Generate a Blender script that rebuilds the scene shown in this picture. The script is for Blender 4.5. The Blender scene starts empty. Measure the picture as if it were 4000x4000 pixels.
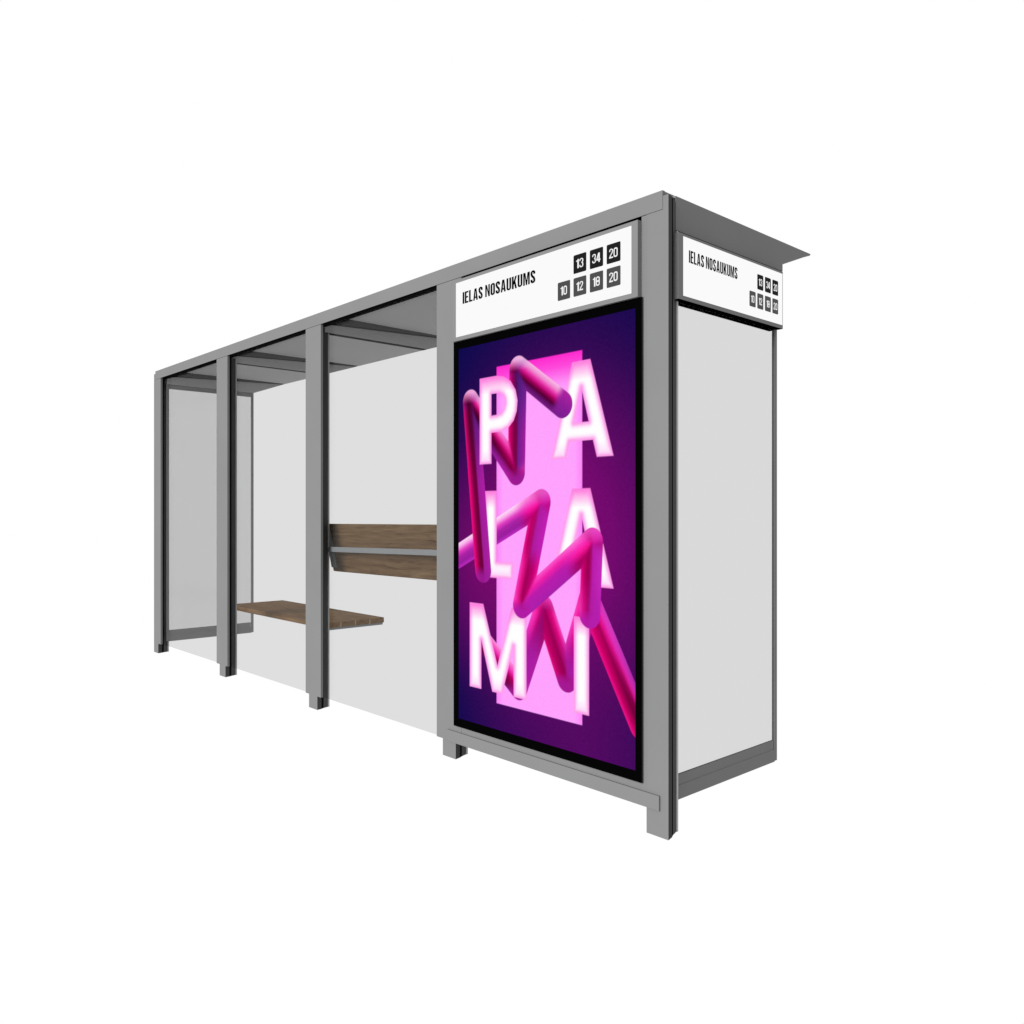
import bpy, math, numpy as np
from mathutils import Vector, geometry
R=math.radians
scene=bpy.context.scene; COL=scene.collection

# ------------------------------------------------------------ materials
def new_mat(name):
    m=bpy.data.materials.new(name); m.use_nodes=True; m.node_tree.nodes.clear(); return m
def metal(name,base,rough=.62,var=.05,spec=.0,scale=3.0):
    m=new_mat(name); N=m.node_tree.nodes; L=m.node_tree.links
    o=N.new('ShaderNodeOutputMaterial'); b=N.new('ShaderNodeBsdfPrincipled')
    tc=N.new('ShaderNodeTexCoord'); n=N.new('ShaderNodeTexNoise'); n.inputs['Scale'].default_value=scale
    n.inputs['Detail'].default_value=4; r=N.new('ShaderNodeValToRGB')
    lo=[c*(1-var) for c in base]+[1]; hi=[c*(1+var) for c in base]+[1]
    r.color_ramp.elements[0].color=lo; r.color_ramp.elements[1].color=hi
    r.color_ramp.elements[0].position=.3; r.color_ramp.elements[1].position=.7
    L.new(tc.outputs['Object'],n.inputs['Vector']); L.new(n.outputs['Fac'],r.inputs['Fac'])
    L.new(r.outputs['Color'],b.inputs['Base Color'])
    b.inputs['Roughness'].default_value=rough; b.inputs['Specular IOR Level'].default_value=spec
    L.new(b.outputs[0],o.inputs[0]); return m
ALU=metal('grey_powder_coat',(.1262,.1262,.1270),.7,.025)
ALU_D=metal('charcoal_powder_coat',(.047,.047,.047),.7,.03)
SEAL_D=metal('dark_seal_lifted_for_shade',(.060,.060,.060),.8,.03)  # rear part of post sides, tone raised to offset shading behind the glass
BLACK=metal('black_groove_and_underside_shade',(.0055,.0055,.0055),.9,.03)  # post grooves and gaps; on downward faces the black is painted shade
PURE=metal('black_glass_and_underside_shade',(.0008,.0008,.0008),.9,.0)  # bezel glass; under the fascia and side sign it is painted shade
CASE=metal('black_display_casing',(.034,.034,.034),.8,.02)
CEIL=metal('pale_grey_ceiling_sheet',(.345,.345,.345),.8,.02)
STEEL=metal('blue_grey_steel',(.188,.196,.201),.6,.03)
ALU_L=metal('grey_coat_lifted_for_shade',(.330,.330,.331),.7,.025)  # copy of the grey coat, lightened to offset shade under roof and glass
ALU_M=metal('grey_coat_lifted_behind_glass',(.185,.185,.186),.7,.025)  # far panel's copy of the grey coat, lightened against dimming by the front glass

def wood(name='stained_oak',g=1.0):
    m=new_mat(name); N=m.node_tree.nodes; L=m.node_tree.links
    o=N.new('ShaderNodeOutputMaterial'); b=N.new('ShaderNodeBsdfPrincipled')
    tc=N.new('ShaderNodeTexCoord')
    mp=N.new('ShaderNodeMapping'); mp.inputs['Scale'].default_value=(1.5,24,26)
    n1=N.new('ShaderNodeTexNoise'); n1.inputs['Scale'].default_value=2.2; n1.inputs['Detail'].default_value=9; n1.inputs['Roughness'].default_value=.62; n1.inputs['Distortion'].default_value=.5
    mp2=N.new('ShaderNodeMapping'); mp2.inputs['Scale'].default_value=(1.0,6,6)
    n2=N.new('ShaderNodeTexNoise'); n2.inputs['Scale'].default_value=4; n2.inputs['Detail'].default_value=3; n2.inputs['Distortion'].default_value=1.6
    mp3=N.new('ShaderNodeMapping'); mp3.inputs['Scale'].default_value=(3,50,110)
    n3=N.new('ShaderNodeTexNoise'); n3.inputs['Scale'].default_value=3; n3.inputs['Detail'].default_value=2
    for p in(mp,mp2,mp3): L.new(tc.outputs['Object'],p.inputs['Vector'])
    L.new(mp.outputs[0],n1.inputs['Vector']); L.new(mp2.outputs[0],n2.inputs['Vector']); L.new(mp3.outputs[0],n3.inputs['Vector'])
    r1=N.new('ShaderNodeValToRGB'); e=r1.color_ramp.elements
    e[0].position=.30; e[0].color=(.064*g,.033*g,.014*g,1); e[1].position=.66; e[1].color=(.160*g,.104*g,.057*g,1)
    x=e.new(.47); x.color=(.118*g,.0715*g,.037*g,1)
    r2=N.new('ShaderNodeValToRGB'); e=r2.color_ramp.elements
    e[0].position=.30; e[0].color=(.62,.56,.50,1); e[1].position=.46; e[1].color=(1,1,1,1)
    mx=N.new('ShaderNodeMix'); mx.data_type='RGBA'; mx.blend_type='MULTIPLY'; mx.inputs[0].default_value=.75
    r3=N.new('ShaderNodeValToRGB'); e=r3.color_ramp.elements
    e[0].position=.35; e[0].color=(.82,.82,.82,1); e[1].position=.65; e[1].color=(1.1,1.1,1.1,1)
    mx2=N.new('ShaderNodeMix'); mx2.data_type='RGBA'; mx2.blend_type='MULTIPLY'; mx2.inputs[0].default_value=1
    L.new(n1.outputs['Fac'],r1.inputs[0]); L.new(n2.outputs['Fac'],r2.inputs[0]); L.new(n3.outputs['Fac'],r3.inputs[0])
    L.new(r1.outputs[0],mx.inputs[6]); L.new(r2.outputs[0],mx.inputs[7])
    L.new(mx.outputs[2],mx2.inputs[6]); L.new(r3.outputs[0],mx2.inputs[7])
    L.new(mx2.outputs[2],b.inputs['Base Color']); b.inputs['Roughness'].default_value=.75; b.inputs['Specular IOR Level'].default_value=.05
    L.new(b.outputs[0],o.inputs[0]); return m
WOOD=wood()
WOOD_S=wood('stained_oak_lifted_for_shade',1.28)  # same oak, colour lightened to offset the shade on the seat
WOODL=metal('pale_spacer_wood',(.50,.32,.21),.8,.1,scale=30)

def glass(name,t,refl):
    m=new_mat(name); N=m.node_tree.nodes; L=m.node_tree.links
    o=N.new('ShaderNodeOutputMaterial'); a=N.new('ShaderNodeBsdfTransparent'); g=N.new('ShaderNodeBsdfGlossy')
    a.inputs[0].default_value=(t,t,t,1); g.inputs['Roughness'].default_value=.15; g.inputs[0].default_value=(1,1,1,1)
    mx=N.new('ShaderNodeMixShader'); mx.inputs[0].default_value=refl
    L.new(a.outputs[0],mx.inputs[1]); L.new(g.outputs[0],mx.inputs[2]); L.new(mx.outputs[0],o.inputs[0]); return m
GLASS=glass('clear_safety_glass',.8555,.018)
GLASS2=glass('side_safety_glass',.8310,.013)

def lit(name,rgb):
    "emissive print film of the route signs, glow added for even brightness"
    m=new_mat(name); N=m.node_tree.nodes; L=m.node_tree.links
    o=N.new('ShaderNodeOutputMaterial'); e=N.new('ShaderNodeEmission'); n=N.new('ShaderNodeTexNoise'); n.inputs['Scale'].default_value=40
    mr=N.new('ShaderNodeMapRange'); mr.inputs[3].default_value=.985; mr.inputs[4].default_value=1.015
    e.inputs[0].default_value=(*rgb,1)
    L.new(n.outputs['Fac'],mr.inputs[0]); L.new(mr.outputs[0],e.inputs['Strength']); L.new(e.outputs[0],o.inputs[0]); return m
FILM=lit('emissive_white_film',(.955,.955,.955))  # glow added so the front and side signs stay equally white
INK=lit('black_print_on_film',(.0025,.0025,.0025))
TILE_D=lit('near_black_print_on_film',(.0165,.0165,.0165))
TILE_G=lit('dark_grey_print_on_film',(.082,.079,.080))
NUM=lit('white_number_on_film',(.93,.93,.93))

# ------------------------------------------------------------ mesh helpers
class MB:
    def __init__(s): s.v=[];s.f=[];s.m=[];s.mats=[]
    def mi(s,m):
        if m not in s.mats: s.mats.append(m)
        return s.mats.index(m)
    def box(s,x0,x1,y0,y1,z0,z1,m,under=None):
        b=len(s.v); s.v+=[(x,y,z) for z in(z0,z1) for y in(y0,y1) for x in(x0,x1)]
        fs=[(0,2,3,1),(4,5,7,6),(0,1,5,4),(2,6,7,3),(0,4,6,2),(1,3,7,5)]
        for i,f in enumerate(fs):
            s.f.append(tuple(b+k for k in f)); s.m.append(s.mi(under if (under and i==0) else m))
        return s
    def prism_z(s,prof,z0,z1,mats):
        "prof: ccw plan outline (x,y); mats: one per edge, last = caps"
        n=len(prof); b=len(s.v)
        s.v+=[(x,y,z0) for x,y in prof]+[(x,y,z1) for x,y in prof]
        for i in range(n):
            j=(i+1)%n; s.f.append((b+i,b+j,b+n+j,b+n+i)); s.m.append(s.mi(mats[i]))
        s.f.append(tuple(b+i for i in reversed(range(n)))); s.m.append(s.mi(mats[-1]))
        s.f.append(tuple(b+n+i for i in range(n))); s.m.append(s.mi(mats[-1]))
        return s
    def prism_x(s,prof,x0,x1,mats):
        "prof: outline in (y,z)"
        n=len(prof); b=len(s.v)
        s.v+=[(x0,y,z) for y,z in prof]+[(x1,y,z) for y,z in prof]
        for i in range(n):
            j=(i+1)%n; s.f.append((b+i,b+j,b+n+j,b+n+i)); s.m.append(s.mi(mats[i]))
        s.f.append(tuple(b+i for i in reversed(range(n)))); s.m.append(s.mi(mats[-1]))
        s.f.append(tuple(b+n+i for i in range(n))); s.m.append(s.mi(mats[-1]))
        return s
    def hull8(s,pts,m):
        b=len(s.v); s.v+=pts
        for f in[(0,2,3,1),(4,5,7,6),(0,1,5,4),(2,6,7,3),(0,4,6,2),(1,3,7,5)]:
            s.f.append(tuple(b+k for k in f)); s.m.append(s.mi(m))
        return s
    def build(s,name,parent=None,bevel=0):
        me=bpy.data.meshes.new(name)
        loc=parent_loc(parent)
        me.from_pydata([(x-loc[0],y-loc[1],z-loc[2]) for x,y,z in s.v],[],s.f)
        for m in s.mats: me.materials.append(m)
        me.polygons.foreach_set('material_index',s.m); me.update()
        import bmesh
        bm=bmesh.new(); bm.from_mesh(me); bmesh.ops.recalc_face_normals(bm,faces=bm.faces); bm.to_mesh(me); bm.free()
        o=bpy.data.objects.new(name,me); COL.objects.link(o)
        if parent: o.parent=parent
        if bevel:
            md=o.modifiers.new('bevel','BEVEL'); md.width=bevel; md.segments=2; md.limit_method='ANGLE'
        return o
def parent_loc(p):
    l=Vector((0,0,0))
    while p: l+=p.location; p=p.parent
    return l
def thing(name,label,cat,loc=(0,0,0),group=None):
    o=bpy.data.objects.new(name,None); o.empty_display_size=.2; COL.objects.link(o); o.location=loc
    o['label']=label; o['category']=cat
    if group: o['group']=group
    return o

# ------------------------------------------------------------ the shelter
shelter=thing('bus_shelter','long grey aluminium bus shelter with glazed wall, flat roof and five posts','bus shelter',(-2.85,.5,0))
POST_R=[-5.6600,-4.2022,-2.7800,-1.3482,0.0]       # right front corner of each post
W=.1090
def post_profile(xr):
    r=[(0,-.0013),(-.0085,.033),(-.0198,.0555),(-.0314,.0925),(-.0288,.0930),(-.0300,.1045)]
    R_=[(xr+a,b) for a,b in r]; L_=[(xr-W-a,b) for a,b in reversed(r)]
    return R_+L_
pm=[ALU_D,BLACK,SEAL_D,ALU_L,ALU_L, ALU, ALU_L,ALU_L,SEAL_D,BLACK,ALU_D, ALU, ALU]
FEET=[.0207,.0207,.0207,.0207,0.0]
posts=[]
for i,xr in enumerate(POST_R):
    m=MB().prism_z(post_profile(xr),FEET[i],2.5595 if i in(0,4) else 2.5035,pm)
    p=m.build('post',shelter); posts.append(p)
posts[0]['label']='narrow end post farthest from the advertising display'
posts[4]['label']='tall corner post beside the advertising display'
# cover plates over posts (front light face wider than the post)
def cover(x0,x1,z0,z1,parent,ylo=-.0016,yhi=.0154):
    return MB().box(x0,x1,ylo,yhi,z0,z1,ALU).build('cover_plate',parent)
cover(-5.7690,-5.6010,.1082,2.5050,posts[0])
cover(-4.3687,-4.1662,.1082,2.5050,posts[1])
cover(-2.9334,-2.7352,.1082,2.5050,posts[2])

# display bay wall: plate left, right, below; recess above the display
cab=MB()
cab.box(-1.5095,-1.3030,-.0016,.0154,.1082,2.5050,ALU)
cab.box(-.1344,-.1092,-.0013,.0150,.1075,2.5045,ALU)
cab.box(-1.3022,-.1344,-.0011,.0150,.1080,2.1800,ALU)
cab.build('display_bay_wall',shelter)
MB().box(-1.4104,-.0400,-.0105,-.0014,.1070,.1662,ALU).build('kick_plate',shelter)
MB().box(-1.3029,-1.2381,.0156,.0200,.15,2.18,BLACK).build('seam_backing',shelter)
MB().box(-1.3150,-.1500,.0200,.1350,.1200,2.1700,ALU_D).build('cabinet_back',shelter,.004)
MB().box(-1.3150,-.1500,.0200,.0300,2.1720,2.5040,BLACK).build('sign_recess_back',shelter)

# front glass
for a,b in((-5.6799,-4.2914),(-4.2220,-2.8692),(-2.7998,-1.4374)):
    MB().box(a,b,.0420,.0500,.0966,2.5040,GLASS).build('glass_pane',shelter)

# roof
roof=MB().box(-5.728,-.0300,.0660,1.1940,2.5735,2.5790,CEIL).build('ceiling_panel',shelter)
fas=MB()
fas.box(-5.728,-.0275,-.0035,.0128,2.5063,2.5816,ALU,PURE)
fas.box(-5.728,-.0275,.0129,.0655,2.5068,2.5790,ALU,BLACK)
fas.build('fascia',shelter)
MB().box(-5.728,-.0300,-.0020,1.1940,2.5797,2.5812,ALU).build('roof_sheet',shelter)

RIBM=metal('charcoal_rib_coat',(.085,.085,.085),.7,.03)
# roof brackets with charcoal ribs above
def bracket(xf,zb,ys,w=.056,rib=True):
    y0=.058
    zt=lambda y:2.5205+.0440*y
    prof=[(y0,zb),(ys,zb),(1.1945,2.5730),(y0,zt(y0))]
    o=MB().prism_x(prof,xf-w,xf,[BLACK,ALU_L,ALU_L,ALU_L,ALU_L]).build('roof_bracket',shelter)
    if rib:
        prof=[(.0660,zt(.066)),(1.185,zt(1.185)),(1.185,2.5732),(.0660,2.5732)]
        MB().prism_x([(a,b+.0006) for a,b in prof],xf-w-.038,xf+.038,[BLACK,RIBM,ALU_D,ALU_D,ALU_D]).build('rib',o)
    return o
bracket(-5.600,2.4560,.877,.05)
bracket(-4.2395,2.4720,.885,.047)
bracket(-2.7890,2.4720,.890,.056)
bracket(-1.3750,2.4720,.890,.056)
# near end bracket: closes the roof end down to the side sign
MB().prism_x([(.0850,2.4430),(.9262,2.4430),(.9262,2.4755),(1.1948,2.5770),(1.1948,2.5816),(.0850,2.5816)],-.0700,-.0278,[BLACK,ALU,ALU,ALU,ALU,ALU,ALU]).build('roof_bracket',shelter)

# side panels
def side_panel(xo,sgn,ztop,glassm,y0,lab,ALU,top):
    """xo visible outer face; the panel goes to xo-sgn*.014"""
    def X(a,b):
        p,q=xo-sgn*a,xo-sgn*b; return (min(p,q),max(p,q))
    e=bpy.data.objects.new('side_panel',None); e.empty_display_size=.1; COL.objects.link(e); e.parent=shelter
    base=Vector((xo,.45,.13)); e.location=base-shelter.location; e['label']=lab
    a,b=X(0,.0140); a2,b2=X(.0022,.0125)
    rail=MB(); rail.box(a,b,y0,.8568,.1285,.1860,ALU); rail.box(a2,b2,y0,.8500,.1860,.2290,ALU)
    rail.build('bottom_rail',e)
    MB().box(a,b,.8570,.8784,.1320,ztop,ALU).build('rear_stile',e)
    zt=ztop-.0006
    if top:
        MB().box(a,b,y0-.012,y0-.0005,.1320,ztop,ALU).build('front_stile',e)
        c,d=X(.0015,.0130)
        MB().box(c,d,y0,.8565,ztop-.0385,ztop-.0010,ALU,BLACK).build('top_rail',e); zt=ztop-.0390
    g0,g1=X(.0050,.0100)
    MB().box(g0,g1,y0+.001,.8569,.2000,zt,glassm).build('glass_pane',e)
side_panel(-.0300,1,2.1560,GLASS2,.1046,'glazed end panel beneath the smaller route sign',ALU,False)
side_panel(-5.6000,1,2.4550,GLASS2,.0640,'glazed end panel at the far narrow end',ALU_M,True)

# ------------------------------------------------------------ bench
bench=thing('bench','low slatted oak bench seat standing inside the glazed wall','bench',(-4.25,.66,.0207))
x0,x1=-5.090,-3.406
ys=[.4080,.5475,.6740,.8010]; ye=[.5410,.6680,.7945,.9254]
zs0,zs1=.4407,.4800
for k in range(4):
    MB().box(x0,x1,ys[k],ye[k],zs0,zs1,WOOD_S).build('slat',bench,.0015)
MB().box(x0+.002,x1-.0015,.5412,.8008,.4410,.4770,WOODL).build('slat_spacer',bench)
fr=MB()
for a in(x0+.004,x1-.044): fr.box(a,a+.040,.4200,.9160,.4243,.4405,STEEL)
fr.box(x0+.044,x1-.044,.6500,.6900,.4250,.4400,STEEL)
fr.build('frame',bench)
for a in(-5.0850,-3.4850):
    MB().box(a,a+.035,.4220,.4570,.0207,.4242,STEEL).build('leg',bench)

# ------------------------------------------------------------ leaning rail
perch=thing('leaning_rail','sloping oak perch boards at waist height between two middle posts','leaning rail',(-2.15,.15,1.06))
def board(z0,z1,xl,xr):
    # slope: top at y .12, bottom further back; slight tilt along x
    def yz(z): return .1180+(1.2240-z)*(.0655/.320)
    t=.024; pts=[]
    for dz,zz in((0,z0),(1,z1)):
        for dy in(0,t):
            for x in(xl,xr):
                pts.append((x,yz(zz)+dy,zz-dy*.2+(x+2.88)*.0066))
    return MB().hull8(pts,WOOD).build('backrest_board',perch,.0012)
board(.9050,1.0600,-2.893,-1.36)
board(1.0680,1.2225,-2.893,-1.36)
def plate(xc):
    def yz(z): return .1180+(1.2240-z)*(.0655/.320)
    pts=[]
    for zz in(.9320,1.2000):
        for dy in(-.0190,-.0012):
            for x in(xc-.021,xc+.021): pts.append((x,yz(zz)+dy,zz))
    return MB().hull8(pts,STEEL).build('bracket',perch)
plate(-2.8560); plate(-1.400)
pts=[]
for z,zr in((1.0407,1.0605),(1.0725,1.0926)):
    for y in(.0780,.0985):
        pts+= [(-2.7900,y,z),(-1.4100,y,zr+.0035)]
MB().hull8(pts,STEEL).build('crossbar',perch)

# ------------------------------------------------------------ glyphs
def rrect(x0,x1,z0,z1,r,n=7):
    p=[]
    r=min(r,(x1-x0)/2-1e-5,(z1-z0)/2-1e-5)
    for cx,cz,a0 in((x1-r,z1-r,0),(x0+r,z1-r,90),(x0+r,z0+r,180),(x1-r,z0+r,270)):
        for k in range(n+1):
            a=R(a0+90*k/n); p.append((cx+r*math.cos(a),cz+r*math.sin(a)))
    return p
def arc(cx,cz,rx,rz,a0,a1,n=9): return [(cx+rx*math.cos(R(a0+(a1-a0)*k/n)),cz+rz*math.sin(R(a0+(a1-a0)*k/n))) for k in range(n+1)]
def stroke(P,t):
    P=[Vector(p) for p in P]; l=[];r=[]
    for i in range(len(P)):
        a=(P[i]-P[i-1]).normalized() if i>0 else None
        b=(P[i+1]-P[i]).normalized() if i<len(P)-1 else None
        d=((a or b)+(b or a)).normalized(); n=Vector((-d.y,d.x)); c=max(.5,n.dot(Vector((-(a or b).y,(a or b).x))))
        l.append(tuple(P[i]+n*t/2/c)); r.append(tuple(P[i]-n*t/2/c))
    return l+r[::-1]
def glyphset(t,wf=1.0):
    h=t/2
    G={}
    G['I']=(.152,[[ (0,0),(t,0),(t,1),(0,1)]])
    G['E']=(.35,[[ (0,0),(.35,0),(.35,.145),(t,.145),(t,.435),(.315,.435),(.315,.575),(t,.575),(t,.855),(.35,.855),(.35,1),(0,1)]])
    G['L']=(.335,[[ (0,0),(.335,0),(.335,.145),(t,.145),(t,1),(0,1)]])
    G['A']=(.44,[[ (0,0),(.145,0),(.170,.185),(.268,.185),(.293,0),(.44,0),(.315,1),(.125,1)],[(.188,.32),(.250,.32),(.219,.80)]])
    G['N']=(.42,[[ (0,0),(.138,0),(.138,.66),(.285,0),(.42,0),(.42,1),(.282,1),(.282,.43),(.155,1),(0,1)]])
    G['M']=(.54,[[ (0,0),(.138,0),(.138,.70),(.215,0),(.325,0),(.402,.70),(.402,0),(.54,0),(.54,1),(.352,1),(.270,.40),(.188,1),(0,1)]])
    G['K']=(.43,[[ (0,0),(t,0),(t,.28),(.200,.385),(.275,0),(.43,0),(.305,.57),(.425,1),(.275,1),(.152,.60),(t,1),(0,1)]])
    G['O']=(.40,[rrect(0,.40,0,1,.20),rrect(t,.40-t,.15,.85,.06)]); G['0']=G['O']
    G['U']=(.40,[[ (0,1)]+[(x,z) for x,z in arc(.20,.19,.20,.19,180,360)]+[(.40,1),(.40-t,1)]+[(x,z) for x,z in arc(.20,.19,.048,.045,0,-180)]+[(t,1)]])
    G['S']=(.39,[stroke([(.39-h,.70)]+arc(.195,.80,.195-h,.2-h*.95,0,180)+[(h,.72),(h+.02,.645),(.15,.535),(.25,.44),(.39-h-.02,.345),(.39-h,.27)]+arc(.195,.2,.195-h,.2-h*.95,0,-180)+[(h,.30)],t)])
    G['1']=(.27,[[ (.118,0),(.27,0),(.27,1),(.162,1),(.12,.90),(0,.845),(0,.745),(.118,.765)]])
    G['2']=(.385,[stroke([(h,.70)]+arc(.195,.80,.195-h,.2-h*.95,180,0)+[(.39-h,.72),(.36-h,.60),(.20,.40),(.105,.26),(.085,.145)],t*.98)+[]])
    G['2b']=(.385,[[ (0,0),(.385,0),(.385,.145),(0,.145)]])
    G['3']=(.39,[stroke([(h,.72)]+arc(.195,.80,.195-h,.2-h*.95,180,0)+[(.39-h,.68),(.36-h,.575),(.22,.515)],t*.98),
                 stroke([(.22,.515),(.36-h,.455),(.39-h,.34)]+arc(.195,.2,.195-h,.2-h*.95,0,-180)+[(h,.29)],t*.98)])
    G['4']=(.43,[[ (.225,0),(.37,0),(.37,.19),(.43,.19),(.43,.325),(.37,.325),(.37,1),(.200,1),(0,.325),(0,.19),(.225,.19)],[(.13,.325),(.225,.325),(.225,.68)]])
    G['8']=(.40,[rrect(0,.40,0,1,.20),rrect(t,.40-t,.14,.415,.05),rrect(t,.40-t,.585,.86,.05)])
    return G
GT=glyphset(.163); GN=glyphset(.104)
MULTI={'3'}   # glyphs whose polygons are separate pieces
def glyph_polys(ch):
    G=GN if ch.isdigit() else GT
    w,ps=G[ch]
    if ch=='2': return w,[[ps[0]],[G['2b'][1][0]]]
    if ch in MULTI: return w,[[p] for p in ps]
    return w,[ps]
def text_mesh(name,s,org,ux,uz,nrm,height,width,mat,parent,gap=.058,lift=0.0):
    "flat lettering, baseline-left at org, ux/uz unit vectors, fitted to width"
    tot=0; lay=[]
    for c in s:
        if c==' ': tot+=.175; continue
        w,_=glyph_polys(c); lay.append((c,tot)); tot+=w+gap
    tot-=gap; sx=width/tot; v=[];f=[]
    piece=0
    for c,x in lay:
        for ps in glyph_polys(c)[1]:
            tri=geometry.tessellate_polygon([[Vector((a,b,0)) for a,b in p] for p in ps])
            flat=[q for p in ps for q in p]; b0=len(v); dz=.00012*(piece%3); piece+=1
            loc=parent_loc(parent)
            for a,b in flat:
                P=Vector(org)+Vector(ux)*(x+a)*sx+Vector(uz)*b*height+Vector(nrm)*(lift+dz)-loc
                v.append(P)
            f+=[tuple(b0+k for k in t3) for t3 in tri]
    me=bpy.data.meshes.new(name); me.from_pydata(v,[],f); me.materials.append(mat); me.update()
    o=bpy.data.objects.new(name,me); COL.objects.link(o); o.parent=parent; return o
def tile(parent,org,ux,uz,nrm,x0,x1,z0,z1,mat,lift):
    p=rrect(x0,x1,z0,z1,.0052,5); loc=parent_loc(parent); th=.0006
    v=[Vector(org)+Vector(ux)*a+Vector(uz)*b+Vector(nrm)*lift-loc for a,b in p]
    v2=[q-Vector(nrm)*th for q in v]; n=len(p)
    f=[tuple(range(n))]+[(i,i+n,(i+1)%n+n,(i+1)%n) for i in range(n)]
    me=bpy.data.meshes.new('route_tile'); me.from_pydata(v+v2,[],f); me.materials.append(mat); me.update()
    o=bpy.data.objects.new('route_tile',me); COL.objects.link(o); o.parent=parent; return o

def route_sign(sign,org,ux,nrm,u0,u1,z0,z1,text,tiles,dh):
    uz=(0,0,1)
    # white film panel
    loc=parent_loc(sign)
    def P(a,b,l): return Vector(org)+Vector(ux)*a+Vector(uz)*b+Vector(nrm)*l
    m=MB()
    m.hull8([tuple(P(a,b,l)) for b in(z0,z1) for l in(.0015,.0004) for a in(u0,u1)],FILM)
    pan=m.build('sign_panel',sign)
    a,b,base,hh=text
    text_mesh('lettering','IELAS NOSAUKUMS',P(a,base,0),ux,uz,nrm,hh,b-a,INK,pan,lift=.0022)
    for (c,ua,ub,za,zb,dark) in tiles:
        tl=tile(pan,org,ux,uz,nrm,ua,ub,za,zb,TILE_D if dark else TILE_G,.0024)
        tot=0
        ws=[glyph_polys(x)[0] for x in c]; nat=sum(ws)+.055*(len(c)-1)
        hgt=dh; wd=(ub-ua)*.615 if '1' not in c else (ub-ua)*(.52 if c!='13' else .56)
        text_mesh('number',c,P((ua+ub)/2-wd/2,(za+zb)/2-hgt/2,0),ux,uz,nrm,hgt,wd,NUM,tl,gap=.055,lift=.0030)

# front route sign
s1=thing('route_sign','wide white route sign above the pink advertising display','sign',(-.74,0,2.33))
MB().box(-1.3450,-.1345,-.0260,.0195,2.1745,2.4866,ALU).build('frame',s1)
xs=[(-.5851,-.5095),(-.4890,-.4137),(-.3931,-.3181),(-.2982,-.2230)]
tl=[('10',*xs[0],2.2405,2.3212,0),('12',*xs[1],2.2405,2.3212,0),('18',*xs[2],2.2405,2.3212,0),('20',*xs[3],2.2405,2.3212,0),
    ('13',*xs[1],2.3404,2.4212,1),('34',*xs[2],2.3404,2.4212,1),('20',*xs[3],2.3404,2.4212,1)]
route_sign(s1,(0,-.0262,0),(1,0,0),(0,-1,0),-1.3135,-.1665,2.1934,2.4700,(-1.2584,-.7288,2.3540,.0590),tl,.0395)
# side route sign
s2=thing('route_sign','small white route sign on the short end beneath the roof','sign',(-.03,.47,2.29))
MB().box(-.0710,0.0,.0655,.8785,2.1570,2.4245,ALU,PURE).build('frame',s2)
ysd=[(.5867,.6375),(.6517,.7020),(.7166,.7671),(.7811,.8318)]
tl=[('10',*ysd[0],2.2158,2.2845,0),('12',*ysd[1],2.2158,2.2845,0),('18',*ysd[2],2.2158,2.2845,0),('20',*ysd[3],2.2158,2.2845,0),
    ('13',*ysd[1],2.3020,2.3702,1),('34',*ysd[2],2.3020,2.3702,1),('20',*ysd[3],2.3020,2.3702,1)]
route_sign(s2,(.0002,0,0),(0,1,0),(1,0,0),.0956,.8717,2.1738,2.4134,(.1319,.4895,2.3142,.0505),tl,.0320)

# ------------------------------------------------------------ advertising display
adv=thing('advertising_display','tall black framed advertising screen showing pink PALAMI poster','display',(-.74,0,.2))
MB().box(-1.3510,-.1245,-.0115,-.0015,.1988,2.1740,CASE).build('casing',adv)
PX0,PX1,PZ0,PZ1=-1.310,-.157,.2425,2.1335
bz=MB(); B0,B1,B2,B3=-1.3512,-.1243,.1986,2.1742
y0,y1=-.0130,-.0117
bz.box(B0,PX0,y0,y1,B2,B3,PURE); bz.box(PX1,B1,y0,y1,B2,B3,PURE)
bz.box(PX0,PX1,y0,y1,B2,PZ0,PURE); bz.box(PX0,PX1,y0,y1,PZ1,B3,PURE)
bz.build('bezel',adv)

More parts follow.
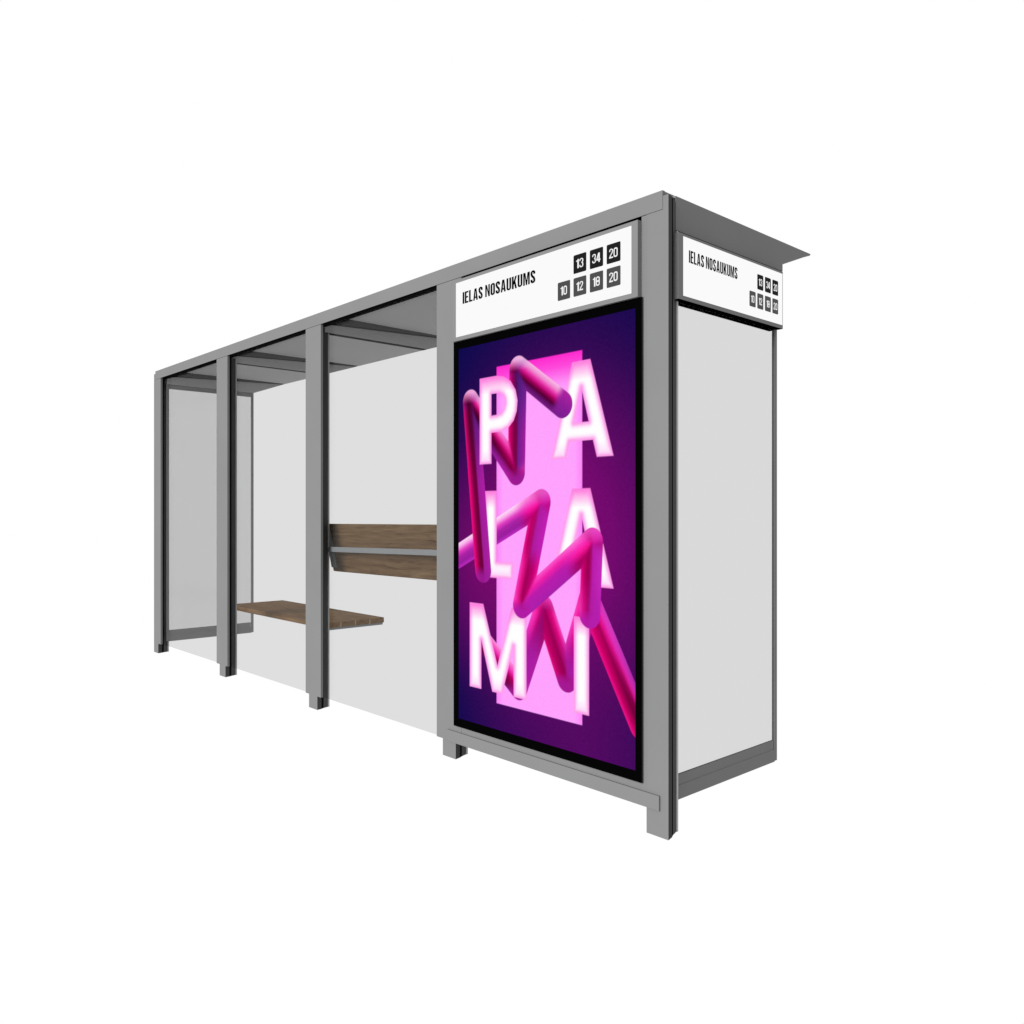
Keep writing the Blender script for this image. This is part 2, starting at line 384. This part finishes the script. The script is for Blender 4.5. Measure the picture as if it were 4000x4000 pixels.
def screen():
    NX,NZ=384,640
    xs=np.linspace(PX0,PX1,NX); zs=np.linspace(PZ0,PZ1,NZ)
    X,Z=np.meshgrid(xs,zs)
    px=(PX1-PX0)/NX
    rng=np.random.default_rng(3)
    u=(X-PX0)/(PX1-PX0); v=(Z-PZ0)/(PZ1-PZ0)
    def C(*c): return np.array(c,float)
    def lerp(a,b,t): return a+(b-a)*t[...,None]
    def ramp(s,stops):
        out=np.zeros(s.shape+(3,))
        k=[q[0] for q in stops]
        for c in range(3): out[...,c]=np.interp(s,k,[q[1][c] for q in stops])
        return out
    # background
    d=np.sqrt(((u-.60)/.85)**2+((v-.48)/.62)**2)
    d2=np.sqrt(((u-.15)/.5)**2+((v-.42)/.35)**2)
    img=ramp(d,[(0,C(132,10,116)),(.35,C(114,10,109)),(.6,C(80,10,93)),(.8,C(46,10,82)),(1,C(22,10,78)),(1.2,C(5,12,74))])
    low=np.clip(1-v/.3,0,1)*np.clip(1-np.abs(u-.75)/.8,0,1); img=lerp(img,C(98,10,104)[None,None],low*.75)
    img=lerp(img,C(125,10,110)[None,None],np.clip(1-d2,0,1)*.8)
    def over(mask,col):
        nonlocal img
        img=img*(1-mask[...,None])+col*mask[...,None]
    def seg(ax,az,bx,bz):
        dx,dz=bx-ax,bz-az; L=dx*dx+dz*dz
        t=np.clip(((X-ax)*dx+(Z-az)*dz)/L,0,1)
        ox,oz=X-(ax+t*dx),Z-(az+t*dz)
        return np.sqrt(ox*ox+oz*oz),ox,oz,t,math.sqrt(L)
    def polysd(P):
        dm=np.full(X.shape,1e9); ins=np.zeros(X.shape,bool); n=len(P)
        for i in range(n):
            a=P[i];b=P[(i+1)%n]; dd=seg(*a,*b)[0]; dm=np.minimum(dm,dd)
            if a[1]!=b[1]:
                c=((a[1]>Z)!=(b[1]>Z))&(X<(b[0]-a[0])*(Z-a[1])/(b[1]-a[1])+a[0]); ins^=c
        return np.where(ins,-dm,dm)
    def cov(sd): return np.clip(.5-sd/px,0,1)
    # pink panel
    sd=polysd([(-1.016,2.006),(-.452,2.006),(-.452,.3705),(-1.016,.3705)])
    col=np.broadcast_to(C(255,162,255),X.shape+(3,)).copy()
    top=np.clip((2.006-Z)/.16,0,1)
    col=ramp(top,[(0,C(255,42,205)),(.35,C(255,75,220)),(.75,C(255,140,245)),(1,C(255,162,255))])
    ed=np.clip(np.minimum(-.452-X,X+1.016)/.045,0,1); col=lerp(np.minimum(col,C(255,120,245)),col,.35+.65*ed)
    over(cov(sd),col)
    r=.0605
    PUR=(180,30,172)
    def prof(p,stops):
        k=[q[0] for q in stops]
        return np.stack([np.interp(p,k,[q[1][c] for q in stops]) for c in range(3)],-1)
    def path(P,arms,tops=(),bots=(),mask=None):
        "arms: (stops at start, stops at end, t0, t1, side) from the left/upper edge (0) to the other edge (1)"
        colr=np.zeros(X.shape+(3,)); ws=np.zeros(X.shape); dm=np.full(X.shape,1e9)
        for i,(sa,sb,t0,t1,side) in enumerate(arms):
            a,b=P[i],P[i+1]
            dd,ox,oz,t,L=seg(*a,*b)
            nx,nz=-(b[1]-a[1])/L,(b[0]-a[0])/L
            if (nx*-.5+nz*.86)<0: nx,nz=-nx,-nz
            nx*=side; nz*=side
            p=np.clip((1-(ox*nx+oz*nz)/r)/2,0,1)
            k=np.clip((t-t0)/(t1-t0),0,1); k=k*k*(3-2*k)
            c=lerp(prof(p,sa),prof(p,sb),k)
            w=np.exp(-np.minimum(dd/r,8)/.13)+1e-30
            colr+=c*w[...,None]; ws+=w; dm=np.minimum(dm,dd)
        colr/=ws[...,None]
        for (jx,jz,cc,st) in tops:
            q=np.sqrt((X-jx)**2+(Z-jz)**2)/r
            colr=lerp(colr,np.array(cc,float)[None,None],np.clip(((Z-jz)/r+.15)*1.1,0,1)*np.clip(1.9-q,0,1)*st)
        for (jx,jz,cc,st) in bots:
            q=np.sqrt((X-jx)**2+(Z-jz)**2)/r
            colr=lerp(colr,np.array(cc,float)[None,None],np.clip(((jz-Z)/r+.35)*1.3,0,1)*np.clip(1.9-q,0,1)*st)
        m=cov(dm-r)
        if mask is not None: m=m*mask
        over(m,np.clip(colr,0,255))
    A1=[(-.513,1.96),(-.405,1.961),(-.274,1.536),(-.367,1.536),(-.390,1.611),(-.529,1.611),(-.552,1.537),(-.641,1.537)]
    A1h=[(-.458,1.845),(-.414,1.692),(-.503,1.692)]
    def letter(P,holes=(),ztop=None,hgt=.423):
        sd=polysd(P)
        for hh in holes: sd=np.maximum(sd,-polysd(hh))
        k=np.clip(-sd/.036,0,1); k=k*k*(3-2*k)
        tp=np.clip((ztop-Z)/(.20*hgt),0,1)
        e=ramp(k,[(0,C(255,158,232)),(.5,C(255,222,249)),(1,C(255,255,255))])
        bot=np.clip((Z-(ztop-hgt))/(.16*hgt),0,1)
        e=lerp(np.minimum(e,C(255,215,250)),e,bot)
        e=lerp(np.minimum(e,C(255,128,222)),e,tp)
        over(cov(sd),e)
    # letter A (top right), then tube A, then P
    letter(A1,[A1h],1.961)
    TA=[(-1.117,1.010),(-1.215,1.857),(-.876,1.487),(-.863,1.978),(-.571,1.779)]
    TAa=[([(0,(235,20,130)),(.12,(212,5,108)),(.34,(118,0,63)),(.5,(108,0,60)),(.6,(158,30,150)),(1,(176,30,166))],
          [(0,(215,25,125)),(.14,(160,5,85)),(.34,(78,0,42)),(.52,(85,8,66)),(.66,(100,25,125)),(1,(112,25,122))],.45,.95,1),
         ([(0,(246,190,230)),(.18,(240,130,205)),(.34,(226,25,140)),(.5,(115,0,66)),(.66,(62,0,36)),(.85,(85,20,105)),(1,(120,28,130))],
          [(0,(246,95,205)),(.22,(232,30,150)),(.42,(165,0,88)),(.6,(118,0,62)),(.8,(150,25,140)),(1,PUR)],.3,.9,1),
         ([(0,(232,20,135)),(.12,(200,0,102)),(.34,(128,0,66)),(.5,(118,5,76)),(.6,(112,30,140)),(1,(168,28,158))],
          [(0,(225,25,140)),(.2,(150,0,90)),(.4,(85,15,90)),(.6,(82,28,125)),(1,(104,32,145))],.3,.95,1),
         ([(0,(247,190,230)),(.2,(241,132,206)),(.38,(226,40,160)),(.55,(160,0,92)),(.70,(84,0,50)),(.85,(98,20,110)),(1,(125,28,130))],
          [(0,(176,35,160)),(.5,(142,30,152)),(1,(120,30,142))],.80,.95,1)]
    tpA=[(-1.215,1.857,(244,175,224),.9),(-.863,1.978,(248,190,232),.9)]
    btA=[(-1.117,1.010,(158,30,155),.85),(-.876,1.487,(160,28,152),.85)]
    path(TA,TAa,tpA,btA)
    P=[(-1.144,1.963),(-1.019,1.963),(-.965,1.953),(-.915,1.925),(-.880,1.880),(-.866,1.828),(-.872,1.778),(-.893,1.735),(-.930,1.705),(-.975,1.690),(-1.054,1.688),(-1.054,1.536),(-1.144,1.536)]
    Ph=[(-1.054,1.878),(-1.000,1.877),(-.972,1.866),(-.957,1.845),(-.955,1.822),(-.965,1.797),(-.984,1.780),(-1.016,1.773),(-1.054,1.772)]
    letter(P,[Ph],1.963)
    # tube C lies behind the lower letters
    TC=[(-1.110,.655),(-.860,.472),(-.689,.860),(-.545,.559),(-.412,.920),(-.130,.432)]
    e0=[(0,(250,150,215)),(.3,(240,50,180)),(.5,(182,0,100)),(.8,(112,0,60)),(1,(100,20,90))]
    TCa=[(e0,e0,0,1,1),
         ([(0,(200,30,170)),(.4,(165,28,160)),(1,(175,30,165))],
          [(0,(250,70,200)),(.22,(242,35,165)),(.42,(180,5,110)),(.6,(150,10,110)),(1,(150,0,82))],.35,.9,1),
         ([(0,(232,10,122)),(.15,(192,0,102)),(.5,(155,0,84)),(.8,(228,10,132)),(1,(246,85,198))],
          [(0,(225,15,130)),(.3,(166,0,88)),(.5,(148,0,80)),(.78,(165,25,140)),(1,(180,35,165))],.35,.95,1),
         ([(0,(170,25,150)),(.5,(165,25,155)),(1,(180,30,170))],
          [(0,(251,70,195)),(.25,(238,20,150)),(.5,(185,0,105)),(1,(190,30,160))],.1,.7,1),
         ([(0,(240,15,135)),(.2,(205,0,105)),(.45,(165,0,85)),(.62,(225,15,140)),(.8,(225,50,185)),(1,(205,60,190))],
          [(0,(240,25,140)),(.18,(190,0,95)),(.42,(112,0,58)),(.6,(120,0,62)),(.74,(215,25,150)),(.86,(185,40,165)),(1,(150,30,150))],.2,1,-1 if False else 1)]
    # make edge 0 the lower-left edge on the last arm
    def nsign(a,b):
        nx,nz=-(b[1]-a[1]),(b[0]-a[0])
        if (nx*-.5+nz*.86)<0: nx,nz=-nx,-nz
        return 1 if nx<0 else -1
    q=TCa[4]; TCa[4]=(q[0],q[1],q[2],q[3],nsign(TC[4],TC[5])); q=TCa[2]; TCa[2]=(q[0],q[1],q[2],q[3],nsign(TC[2],TC[3]))
    path(TC,TCa,[(-.689,.860,(250,80,205),.6),(-.412,.920,(250,80,200),.6)],[(-.860,.472,(160,28,150),.85),(-.545,.559,(165,26,150),.9)])
    A2=[(a,b-.5575) for a,b in A1]; A2h=[(a,b-.5575) for a,b in A1h]
    letter(A2,[A2h],1.4035)
    M=[(-1.221,.845),(-1.116,.845),(-1.010,.553),(-.908,.845),(-.805,.845),(-.805,.421),(-.894,.421),(-.894,.663),(-.975,.421),(-1.048,.421),(-1.131,.666),(-1.131,.421),(-1.221,.421)]
    letter(M,[],.845); letter([(-.502,.842),(-.412,.842),(-.412,.419),(-.502,.419)],[],.842)
    TB=[(-1.45,1.012),(-.706,1.345),(-.838,.860),(-.393,1.173),(-.409,.857)]
    TBa=[([(0,(255,222,246)),(.16,(250,172,236)),(.36,(226,62,192)),(.55,(172,35,166)),(.8,(152,30,156)),(1,(190,42,192))],
          [(0,(250,150,225)),(.3,(246,70,195)),(.5,(246,22,162)),(.75,(192,0,112)),(1,(165,0,90))],.76,.90,1),
         ([(0,(242,22,152)),(.18,(190,0,100)),(.38,(175,8,112)),(.5,(172,28,160)),(1,(196,30,182))],
          [(0,(250,62,192)),(.2,(232,20,140)),(.45,(160,0,85)),(.72,(185,0,108)),(1,(240,10,142))],.40,.66,1),
         ([(0,(250,90,205)),(.25,(240,32,168)),(.5,(186,28,172)),(1,(168,32,170))],
          [(0,(251,120,215)),(.3,(251,48,186)),(.5,(246,22,152)),(.75,(172,0,96)),(1,(150,0,80))],.58,.84,1),
         ([(0,(240,12,135)),(.16,(190,0,100)),(.34,(152,0,82)),(.46,(166,8,104)),(.56,(184,28,170)),(1,(198,42,188))],
          [(0,(240,60,180)),(.2,(216,12,132)),(.4,(168,10,112)),(.55,(176,28,162)),(1,(184,32,176))],.4,1,1)]
    tpB=[(-.706,1.345,(238,90,200),.7),(-.393,1.173,(236,80,198),.7)]
    btB=[(-.838,.860,(176,30,170),.85),(-.409,.857,(180,30,172),.85)]
    path(TB,TBa,tpB,btB)
    # the L stands in front of tube B's first arm
    letter([(-1.104,1.4035),(-1.016,1.4035),(-1.016,1.0585),(-.898,1.0585),(-.902,.979),(-1.104,.979)],[],1.4035)
    # ... and behind tube A's first arm
    path(TA[:2],TAa[:1],[],btA[:1],mask=(Z<1.50).astype(float))
    img+=rng.normal(0,2.2,X.shape)[...,None]
    img=np.clip(img,0,255)/255
    lin=np.where(img<=.04045,img/12.92,((img+.055)/1.055)**2.4)
    me=bpy.data.meshes.new('screen')
    lc=parent_loc(adv)
    verts=np.zeros((NX*NZ,3),np.float32); verts[:,0]=X.ravel()-lc[0]; verts[:,1]=-.0124-lc[1]; verts[:,2]=Z.ravel()-lc[2]
    i=np.arange(NZ-1)[:,None]*NX+np.arange(NX-1)[None,:]; i=i.ravel()
    q=np.stack([i,i+1,i+1+NX,i+NX],1).astype(np.int32)
    me.vertices.add(len(verts)); me.vertices.foreach_set('co',verts.ravel())
    me.loops.add(q.size); me.loops.foreach_set('vertex_index',q.ravel())
    me.polygons.add(len(q)); me.polygons.foreach_set('loop_start',np.arange(0,q.size,4,dtype=np.int32)); me.polygons.foreach_set('loop_total',np.full(len(q),4,np.int32))
    me.update(calc_edges=True); me.validate()
    at=me.color_attributes.new('poster','FLOAT_COLOR','POINT')
    c4=np.ones((len(verts),4),np.float32); c4[:,:3]=lin.reshape(-1,3); at.data.foreach_set('color',c4.ravel())
    m=new_mat('lit_poster_print'); N=m.node_tree.nodes; L=m.node_tree.links
    o=N.new('ShaderNodeOutputMaterial'); e=N.new('ShaderNodeEmission'); a=N.new('ShaderNodeAttribute'); a.attribute_name='poster'
    L.new(a.outputs['Color'],e.inputs[0]); e.inputs['Strength'].default_value=1; L.new(e.outputs[0],o.inputs[0])
    me.materials.append(m)
    ob=bpy.data.objects.new('screen',me); COL.objects.link(ob); ob.parent=adv
screen()

# ------------------------------------------------------------ light, world, camera
w=bpy.data.worlds.new('World'); scene.world=w; w.use_nodes=True
w.node_tree.nodes['Background'].inputs[0].default_value=(1,1,1,1); w.node_tree.nodes['Background'].inputs[1].default_value=1.0
sun=bpy.data.lights.new('sun','SUN'); sun.energy=5.0; sun.angle=R(32); so=bpy.data.objects.new('sun',sun); COL.objects.link(so)
el=R(22); d=Vector((-.055,math.cos(el),-math.sin(el))); so.rotation_euler=d.to_track_quat('-Z','Y').to_euler()

cam=bpy.data.cameras.new('camera'); co=bpy.data.objects.new('camera',cam); COL.objects.link(co); scene.camera=co
cam.sensor_width=36; cam.sensor_fit='HORIZONTAL'; cam.lens=36*3200.97/4000; cam.clip_start=.05; cam.clip_end=200
co.location=(1.97437,-2.64816,1.3)
a=R(42.46935); fwd=Vector((-math.cos(a),math.sin(a),0)); co.rotation_euler=fwd.to_track_quat('-Z','Y').to_euler()
scene.render.resolution_x=1024; scene.render.resolution_y=1024
vs=scene.view_settings; vs.view_transform='Standard'; vs.look='None'; vs.gamma=1; vs.exposure=0; vs.use_curve_mapping=False
scene.render.engine='CYCLES'
scene.cycles.transparent_max_bounces=24
